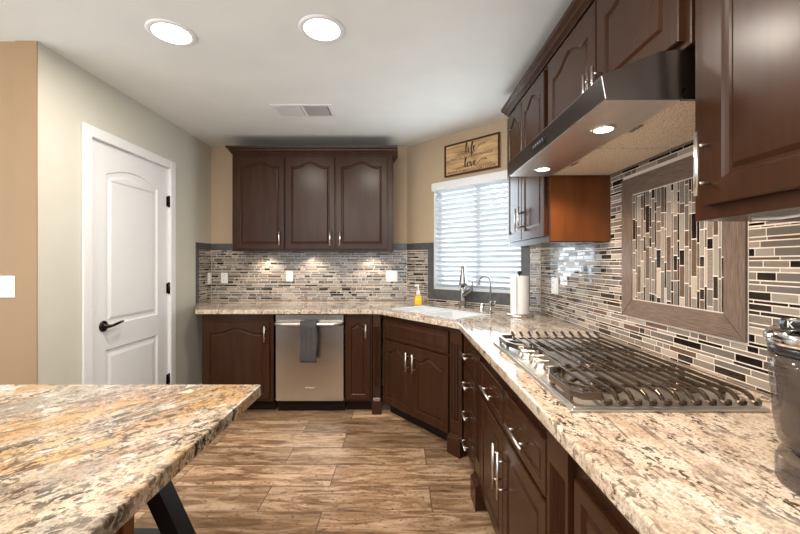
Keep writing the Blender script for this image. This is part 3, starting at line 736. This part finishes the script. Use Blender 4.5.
# sign above the window
SU0, SU1, SZ0, SZ1 = .352*DL, .755*DL, 2.152, 2.458
sg = thing('wall_sign', 'wooden plank sign with dark lettering above the sink window', 'sign')
m = MB(); m.box(SU0, -.016, SZ0, SU1, -.001, SZ1, X=DX); m.build('board', M['board'], sg)
m = MB(); f_ = .014
for q in ((SU0, SZ0, SU1, SZ0+f_), (SU0, SZ1-f_, SU1, SZ1), (SU0, SZ0+f_, SU0+f_, SZ1-f_), (SU1-f_, SZ0+f_, SU1, SZ1-f_)): m.box(q[0], -.026, q[1], q[2], -.0165, q[3], X=DX)
m.build('frame', M['signframe'], sg)
def text_mesh(body, size, ext=.0006):
    cu = bpy.data.curves.new('lettering', 'FONT'); cu.body = body; cu.size = size; cu.extrude = ext; cu.align_x = 'CENTER'; cu.align_y = 'CENTER'; cu.resolution_u = 3
    o = bpy.data.objects.new('lettering', cu); C.objects.link(o)
    dgp = bpy.context.evaluated_depsgraph_get(); me = bpy.data.meshes.new_from_object(o.evaluated_get(dgp)); bpy.data.objects.remove(o); return me
def text(body, size, X, mat, parent, name='lettering', fit=None, ext=.0006):
    me = text_mesh(body, size, ext)
    if fit:
        w_ = max(v.co.x for v in me.vertices)-min(v.co.x for v in me.vertices); me.transform(Matrix.Scale(fit/w_, 4, (1, 0, 0)))
    me.transform(X @ Matrix.Rotation(R(90), 4, 'X')); me.materials.clear(); me.materials.append(mat)
    o = bpy.data.objects.new(name, me); C.objects.link(o); o.parent = parent; return o
def catmull(p, n=6):
    p = [Vector(q) for q in p]; p = [p[0]]+p+[p[-1]]; out = []
    for i in range(1, len(p)-2):
        for k in range(n):
            t_ = k/n; a, b, c, d = p[i-1:i+3]
            out.append(.5*((2*b)+(c-a)*t_+(2*a-5*b+4*c-d)*t_**2+(3*b-a-3*c+d)*t_**3))
    return out+[p[-2]]
def script(strokes, u, z, s, name):
    m = MB()
    for st in strokes:
        pts = catmull(st); k = len(pts); rs = []
        for i, p in enumerate(pts):
            d = pts[min(i+1, k-1)]-pts[max(i-1, 0)]; rs.append((.0022+.0042*abs(min(0, d.y))/(d.length+1e-6))*(1 if s > .05 else .7))
        m.tube([(u+p.x*s, -.0175, z+p.y*s) for p in pts], rs, 8, X=DX)
    return m.build(name, M['ink'], sg)
su = (SU0+SU1)/2
life = [[(-1.75, -.12), (-1.5, -.02), (-1.1, -.02), (-.75, .1), (-.5, .75), (-.45, 1.05), (-.55, 1.05), (-.62, .6), (-.62, .1), (-.5, 0), (-.35, .15)],
        [(-.3, .5), (-.32, .1), (-.2, 0), (-.05, .25)], [(-.28, .68), (-.26, .70)],
        [(-.05, .3), (.25, .75), (.3, 1.0), (.2, 1.02), (.12, .5), (.1, -.3), (.18, -.38), (.25, -.1), (.15, .1)], [(-.02, .42), (.35, .5)],
        [(.32, .2), (.55, .35), (.5, .55), (.38, .48), (.36, .15), (.5, .02), (.8, .2), (1.2, .55), (1.6, .62), (1.8, .55)]]
love = [[(-1.9, -.05), (-1.5, .05), (-1.1, .02), (-.75, .3), (-.55, .9), (-.55, 1.05), (-.66, .9), (-.72, .3), (-.65, .02), (-.5, .1)],
        [(-.3, .5), (-.45, .3), (-.35, .02), (-.18, .1), (-.15, .4), (-.3, .5), (-.1, .48)],
        [(0, .5), (.06, .1), (.12, .02), (.26, .3), (.28, .52)],
        [(.36, .2), (.6, .35), (.55, .52), (.43, .48), (.4, .15), (.55, .02), (.85, .2), (1.2, .5), (1.6, .58), (1.9, .45)]]
script(life, su, 2.348, .084, 'script_word'); script(love, su, 2.212, .088, 'script_word')
TX = lambda u, z: DX @ Matrix.Translation((u, -.0168, z))
text('TAKES YOU TO UNEXPECTED PLACES', .026, TX(su, 2.307), M['ink'], sg, fit=.46)
text('ALWAYS BRINGS YOU HOME', .032, TX(su, 2.184), M['ink'], sg, fit=.52)

# ------------------------------------------------------------------ dishwasher and its towel
dw = thing('dishwasher', 'stainless steel dishwasher with bar handle in the rear run', 'dishwasher', (-1.105, YF, 0))
MB().box(.004, .032, .1, .604, .6, .868).build('tub', M['dark'], dw)
MB().box(.004, 0, .108, .604, .031, .868, .005).build('door', M['steel_v'], dw)
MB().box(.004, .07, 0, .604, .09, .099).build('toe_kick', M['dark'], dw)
m = MB(); m.tube([(.015, -.005, .792), (.03, -.040, .792), (.10, -.050, .792), (.30, -.052, .792), (.50, -.050, .792), (.578, -.040, .792), (.593, -.005, .792)], .019, 12, sq=.9); m.build('handle', M['nickel'], dw)
text('Whirlpool', .020, Matrix.Translation((.305, -.0008, .228)), M['letter'], dw, 'brand_lettering')
tg = MB(); vs = []; prof = []
for k in range(17): prof.append((-.079-.004*math.sin(k*.5), .47+(.79-.47)*k/16))
for a in range(15, 180, 15): prof.append((-.052-.027*math.cos(R(a)), .79+.027*math.sin(R(a))))
for k in range(13): prof.append((-.025+.003*math.sin(k*.4), .79-(.79-.52)*k/12))
nu = 16; x0, x1 = -.86, -.72
for s_ in (0, 1):
    for (y, z) in prof:
        for j in range(nu+1):
            q = j/nu; off = .0025*math.sin(q*19)*(1 if z < .78 else .3)
            yy = y + off + (s_*.006 if y > -.052 else -s_*.006)
            zz = z + (s_*.006 if z > .8 else 0)
            vs.append((x0+(x1-x0)*q+.004*math.sin(z*21), YF+yy, zz))
npf = len(prof); cnt = npf*(nu+1); fs = []
for s_ in (0, 1):
    for i in range(npf-1):
        for j in range(nu):
            b_ = s_*cnt+i*(nu+1)+j; fs.append([b_, b_+1, b_+nu+2, b_+nu+1])
for i in range(npf-1):
    for j in (0, nu): a_ = i*(nu+1)+j; fs.append([a_, a_+nu+1, cnt+a_+nu+1, cnt+a_])
for j in range(nu):
    for i in (0, npf-1): a_ = i*(nu+1)+j; fs.append([a_, a_+1, cnt+a_+1, cnt+a_])
tg.add(vs, fs, 0, True)
tag(tg.build('dish_towel', M['towel']), 'charcoal waffle dish towel folded over the dishwasher handle', 'towel')

# ------------------------------------------------------------------ gas cooktop
ck = thing('gas_cooktop', 'stainless gas cooktop with long iron grates and front knobs', 'cooktop', (0, 0, .9142))
CX0, CX1, CY0, CY1 = .463, 1.005, 1.03, 1.925
m = MB(); m.box(CX0, CY0, 0, CX1, CY1, .010, .004); m.box(CX0+.012, CY0+.012, .008, CX1-.012, CY1-.012, .0125, .002); m.build('tray', M['tray'], ck)
kn_ = []
for k in range(5):
    y = 1.335+.078*k; x = .535+(.0 if k % 2 == 0 else -.012)
    m = MB(); m.lathe([(0, .0128), (.027, .0128), (.027, .017), (.022, .020), (.0215, .030), (.019, .034), (0, .035)], (x, y, 0), 20); m.box(x-.027, y-.008, .0345, x+.027, y+.008, .046, .003); m.build('knob', M['nickel'], ck)
for (x, y, r) in ((.63, 1.20, .045), (.88, 1.20, .036), (.76, 1.48, .06), (.63, 1.76, .036), (.88, 1.76, .045)):
    m = MB(); m.lathe([(0, .0128), (r+.016, .0128), (r+.012, .017), (r, .020), (r, .026), (r*.95, .032), (0, .033)], (x, y, 0), 24); m.build('burner', M['iron'], ck)
def bar(mb, pts, w_, h):
    """flat-sided iron bar through points (x,y,z)"""
    P = [Vector(p) for p in pts]; vs = []; fs = []
    for i, p in enumerate(P):
        d = (P[min(i+1, len(P)-1)]-P[max(i-1, 0)]); d.normalize()
        sd = Vector((d.y, -d.x, 0)); sd = sd.normalized() if sd.length > 1e-4 else Vector((1, 0, 0))
        up = sd.cross(d).normalized()
        for a, b_ in ((-1, -1), (1, -1), (1, 1), (-1, 1)): vs.append(p+sd*a*w_/2+up*b_*h/2)
    for i in range(len(P)-1):
        for j in range(4): fs.append([i*4+j, i*4+(j+1) % 4, i*4+4+(j+1) % 4, i*4+4+j])
    fs += [[3, 2, 1, 0], [(len(P)-1)*4+k for k in range(4)]]
    mb.add(vs, fs)
zg = .043; nb = 11; xs = [.556+.0415*k for k in range(nb)]
ysec = [(1.045, 1.335), (1.343, 1.618), (1.626, 1.912)]
for si, (ya, yb) in enumerate(ysec):
    g = MB()
    for k, x in enumerate(xs):
        if si == 1 and k == 0: x = .585
        pts = []
        if si == 0:
            pts = [(x+.034, ya+.024, .0178), (x+.026, ya+.011, .0178), (x+.010, ya+.004, .0185), (x+.001, ya+.003, .023), (x, ya+.006, .030), (x, ya+.014, .037), (x, ya+.028, zg), (x, ya+.05, zg+.001)]
        else: pts = [(x, ya, zg)]
        pts += [(x, (ya+yb)/2, zg)]
        if si == 2: pts += [(x, yb-.05, zg), (x, yb-.016, zg+.012), (x, yb-.004, zg+.016)]
        else: pts += [(x, yb, zg)]
        bar(g, pts, .0098, .011)
    x0_ = xs[0]-.002 if si != 1 else .583
    for y in ((ya+.105, yb-.02) if si == 0 else (ya+.02, yb-.04)) if si != 1 else (ya+.008, yb-.008):
        bar(g, [(x0_, y, zg-.009), (xs[-1]+.004, y, zg-.009)], .008, .008)
    for x in (x0_+.004, xs[-1]):
        for y in (ya+.105 if si == 0 else ya+.02, yb-.02 if si != 2 else yb-.04): g.box(x-.007, y-.007, .0128, x+.007, y+.007, zg-.006)
    # outer frame of the front corner, angled back round the knobs
    if si == 0: bar(g, [(.555, ya+.01, zg-.006), (.505, ya+.012, zg-.006), (.488, ya+.04, zg-.006), (.488, yb-.10, zg-.006), (.515, yb-.03, zg-.006), (.557, yb-.006, zg-.006)], .015, .020)
    if si == 0: bar(g, [(.555, ya+.07, zg-.004), (.49, ya+.13, zg-.004)], .009, .012); bar(g, [(.555, ya+.16, zg-.004), (.49, ya+.10, zg-.004)], .009, .012)
    if si == 2: bar(g, [(.557, ya+.006, zg-.006), (.515, ya+.03, zg-.006), (.488, ya+.11, zg-.006), (.488, yb-.04, zg-.006), (.505, yb-.012, zg-.006), (.555, yb-.01, zg-.006)], .015, .020)
    if si == 2: bar(g, [(.555, ya+.12, zg-.004), (.49, ya+.17, zg-.004)], .009, .012)
    if si != 1:
        for (x, y) in ((.488, ya+.05 if si == 0 else yb-.05), (.490, yb-.11 if si == 0 else ya+.12)): g.box(x-.006, y-.006, .0128, x+.006, y+.006, zg-.01)
    g.build('grate', M['iron'], ck, bevel=.002)

# ------------------------------------------------------------------ range hood
HY0, HY1, HZ = 1.067, 2.014, 1.78
hd = thing('range_hood', 'slanted stainless under-cabinet range hood with two lit lamps over the cooktop', 'range hood')
prof = [(.574, HZ), (.562, HZ+.066), (.726, HZ+.135), (.795, HZ+.143), (1.118, HZ+.143), (1.118, HZ+.03), (.80, HZ+.03), (.787, HZ+.0)]
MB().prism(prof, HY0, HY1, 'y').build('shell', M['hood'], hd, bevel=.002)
MB().box(.577, HY0+.003, HZ-.0022, .786, HY1-.003, HZ-.0004, .0004).build('lamp_panel', M['hoodlit'], hd)
m = MB(); m.box(.789, HY0, HZ, 1.116, HY0+.012, HZ+.03).box(.789, HY1-.012, HZ, 1.116, HY1, HZ+.03).box(1.10, HY0+.012, HZ, 1.116, HY1-.012, HZ+.03); m.build('filter_rim', M['hood'], hd)
ym = (HY0+HY1)/2
for (y0, y1) in ((HY0+.013, ym-.006), (ym+.006, HY1-.013)):
    o = MB().box(.790, y0, HZ+.004, 1.099, y1, HZ+.014, .002).build('grease_filter', M['filter'], hd)
    MB().box(.80, (y0+y1)/2-.035, HZ+.0005, .815, (y0+y1)/2+.035, HZ+.0038, .001).build('latch', M['hood'], o)
for y in (1.295, 1.845):
    o = MB().lathe([(0, .0), (.040, .0), (.040, -.003), (.034, -.0045), (0, -.0045)], (.69, y, HZ-.0023), 24).build('lamp', M['nickel'], hd)
    MB().lathe([(0, 0), (.030, 0), (.028, -.001), (0, -.001)], (.69, y, HZ-.007), 24).build('lens', M['hoodlamp'], o)
    light('hood_lamp', 'SPOT', (.69, y, HZ-.014), 12, (1, .78, .56), (.76, y, .9), .03, spot=140, blend=.6)
lx, lz, la = .568, HZ+.033, math.atan2(.012, .066)
PX = Matrix.Translation((lx, 1.565, lz)) @ Matrix.Rotation(-la, 4, 'Y') @ Matrix.Rotation(R(-90), 4, 'Y')
pn = MB(); po = [(-.02*math.cos(R(a)) if False else 0, 0) for a in []]
ov = [(.018*math.sin(R(a)), (.055 if abs(a) <= 90 else -.055)+.018*math.cos(R(a))) for a in list(range(-90, 91, 15))+list(range(105, 256, 15))]
ov = [(.018*math.sin(R(a)), .055+.018*math.cos(R(a))) for a in range(-90, 91, 15)]+[(-.018*math.sin(R(a)), -.055-.018*math.cos(R(a))) for a in range(-90, 91, 15)]
pn.prism(ov, 0.0012, .004, 'z', X=PX); pn = pn.build('control_panel', M['blackplastic'], hd)
for k in range(5): MB().lathe([(0, 0), (.007, 0), (.006, .002), (0, .0022)], (0, -.05+.025*k, .0042), 12, X=PX).build('button', M['greyink'], pn)

# ------------------------------------------------------------------ coffee maker at the right edge
cm = thing('coffee_maker', 'smoky plastic pod coffee maker with chrome lid at the right edge of the worktop', 'coffee maker', (.78, .667, .9142))
MB().lathe([(0, 0), (.086, 0), (.089, .006), (.089, .040), (.084, .054), (.070, .052), (0, .046)], n=40).build('base', M['smoke'], cm)
MB().lathe([(0, .0548), (.066, .0548), (.066, .064), (0, .064)], n=36).build('seal', M['blackplastic'], cm)
MB().lathe([(0, .0645), (.070, .0645), (.083, .072), (.088, .085), (.092, .12), (.098, .20), (.0995, .238), (.092, .238), (.080, .09), (.07, .078), (0, .076)], n=40).build('reservoir', M['smoke'], cm)
MB().lathe([(0, .077), (.045, .077), (.045, .15), (0, .15)], n=24).build('pod_cup', M['blackplastic'], cm)
MB().lathe([(0, .239), (.0985, .239), (.1, .256), (0, .256)], n=40).build('band', M['blackplastic'], cm)
MB().lathe([(0, .2565), (.102, .2565), (.105, .262), (.104, .274), (.097, .282), (.086, .284), (.08, .292), (.05, .298), (0, .300)], n=40).build('lid', M['chrome'], cm)
m = MB(); zs = lambda a: .296+.014*math.sin(R((a-172)*.9))
arc = [(.093*math.cos(R(a)), .093*math.sin(R(a)), zs(a)) for a in range(172, 333, 8)]
m.tube(arc, .011, 10, sq=1.2); m.tube([(-.075, -.060, .296), (-.098, -.066, .26), (-.106, -.062, .215), (-.100, -.055, .175)], [.011, .010, .008, .004], 10); m.build('handle', M['blackplastic'], cm)
for k, ch in enumerate('KEURIG'):
    a = 184+k*12
    text(ch, .017, Matrix.Rotation(R(a+90), 4, 'Z') @ Matrix.Translation((0, -.1045, zs(a))), M['letter'], cm, 'brand_lettering')
MB().box(.06, -.09, 0, .28, .11, .30, .03, seg=3).build('tower', M['blackplastic'], cm)

# ------------------------------------------------------------------ outlets and switch
def plate(name, label, cat, X, w_=.075, h=.118, kind='outlet', group=None):
    """X: local x along the wall, y- into the room, origin at the plate's centre"""
    t = thing(name, label, cat, group=group); t.matrix_world = X
    MB().box(-w_/2, -.007, -h/2, w_/2, 0, h/2, .002).build('plate', M['plastic'], t)
    n = max(1, round(w_/.06-.2)) if w_ > .1 else 1
    for g in range(n):
        cx = (g-(n-1)/2)*.046
        if kind == 'outlet' or (kind == 'mixed' and g == 0):
            for s_ in (-1, 1):
                o = MB().box(cx-.016, -.0095, s_*.02-.014, cx+.016, -.0072, s_*.02+.014, .002).build('socket', M['plastic'], t)
                m = MB()
                for dx in (-.006, .006): m.box(cx+dx-.001, -.0099, s_*.02-.003, cx+dx+.001, -.0096, s_*.02+.006)
                m.build('slots', M['dark'], o)
        else:
            MB().prism([(-.0072, -.033), (-.0145, -.030), (-.009, .033), (-.0072, .033)], cx-.0165, cx+.0165, 'x').build('rocker', M['plastic'], t)
    return t
OG = 'white wall plates on the mosaic'
plate('wall_outlet', 'white outlet plate on the rear mosaic, first from the left corner', 'outlet', Matrix.Translation(((225-401)/93.1, YB-.0085, 1.158)), .072, .115, group=OG)
plate('wall_outlet', 'white outlet plate on the rear mosaic above the dishwasher', 'outlet', Matrix.Translation(((290-401)/93.1, YB-.0085, 1.18)), .072, .115, group=OG)
plate('wall_outlet', 'wide double outlet plate on the rear mosaic nearest the soap bottle', 'outlet', Matrix.Translation(((392-401)/93.1, YB-.0085, 1.18)), .118, .118, 'mixed', group=OG)
plate('light_switch', 'white switch plate on the short mosaic return by the door', 'switch', SX @ Matrix.Translation((.055, -.0085, 1.158)), .072, .118, 'switch', group=OG)
plate('wall_outlet', 'white outlet plate on the right mosaic beside the paper towels', 'outlet', RX @ Matrix.Translation((ru(2.76), -.0085, 1.157)), .118, .118, 'mixed', group=OG)
plate('light_switch', 'white double switch plate on the tan wall left of the door', 'switch', Matrix.Translation((-2.222, 2.134, 1.187)), .118, .122, 'switch')

# ------------------------------------------------------------------ ceiling: two downlights and a vent
def downlight(label, x, y):
    t = thing('ceiling_light', label, 'ceiling light', (x, y, ZC), 0, 'recessed ceiling lights')
    MB().lathe([(.095, -.0005), (.121, -.0005), (.122, -.004), (.112, -.008), (.099, -.009), (.095, -.007)], n=40).build('trim_ring', M['white'], t)
    MB().lathe([(0, -.001), (.0945, -.001), (.094, -.007), (0, -.009)], n=32).build('lens', M['lamp'], t)
    light('downlight', 'AREA', (x, y, ZC-.03), 13, (1, .91, .80), (x, y, 0), .17)
    return t
downlight('round recessed ceiling light nearer the white door', -1.24, 2.055)
downlight('round recessed ceiling light nearer the range hood', -.42, 2.02)
vt = thing('ceiling_vent', 'white rectangular ceiling register in front of the rear wall cabinet', 'vent', (-.79, 3.10, ZC))
m = MB(); vw, vd = .24, .125
m.box(-vw, -vd, -.008, vw, -vd+.028, -.0005, .002).box(-vw, vd-.028, -.008, vw, vd, -.0005, .002).box(-vw, -vd+.028, -.008, -vw+.03, vd-.028, -.0005, .002).box(vw-.03, -vd+.028, -.008, vw, vd-.028, -.0005, .002).box(-.008, -vd+.028, -.008, .008, vd-.028, -.0005, .002)
m.build('frame', M['white'], vt)
MB().box(-vw+.03, -vd+.028, -.003, vw-.03, vd-.028, -.0006).build('duct', M['ventdark'], vt)
for sgn, x0, x1 in ((-1, -vw+.032, -.010), (1, .010, vw-.032)):
    m = MB()
    k = 0
    while x0+.012*k < x1-.012:
        x = x0+.012*k+.006; k += 1; dx = .0075*sgn
        m.add([(x-dx, -vd+.03, -.0035), (x+dx, -vd+.03, -.0105), (x+dx, vd-.03, -.0105), (x-dx, vd-.03, -.0035), (x-dx+.001, -vd+.03, -.0035), (x+dx+.001, -vd+.03, -.0105), (x+dx+.001, vd-.03, -.0105), (x-dx+.001, vd-.03, -.0035)],
              [[0, 1, 2, 3], [7, 6, 5, 4], [0, 4, 5, 1], [3, 2, 6, 7]])
    m.build('louvers', M['white'], vt)

# lamps under the rear wall cabinet and further ceiling lamps behind the camera
for x in (-1.42, -.93, -.30): light('under_cabinet_lamp', 'SPOT', (x, 3.93, 1.43), 6, (1, .86, .68), (x, 4.06, 1.0), .02, spot=120, blend=.8)
for x, y in ((-1.24, .2), (-.1, .2)): light('downlight', 'AREA', (x, y, ZC-.03), 13, (1, .91, .80), (x, y, 0), .17)
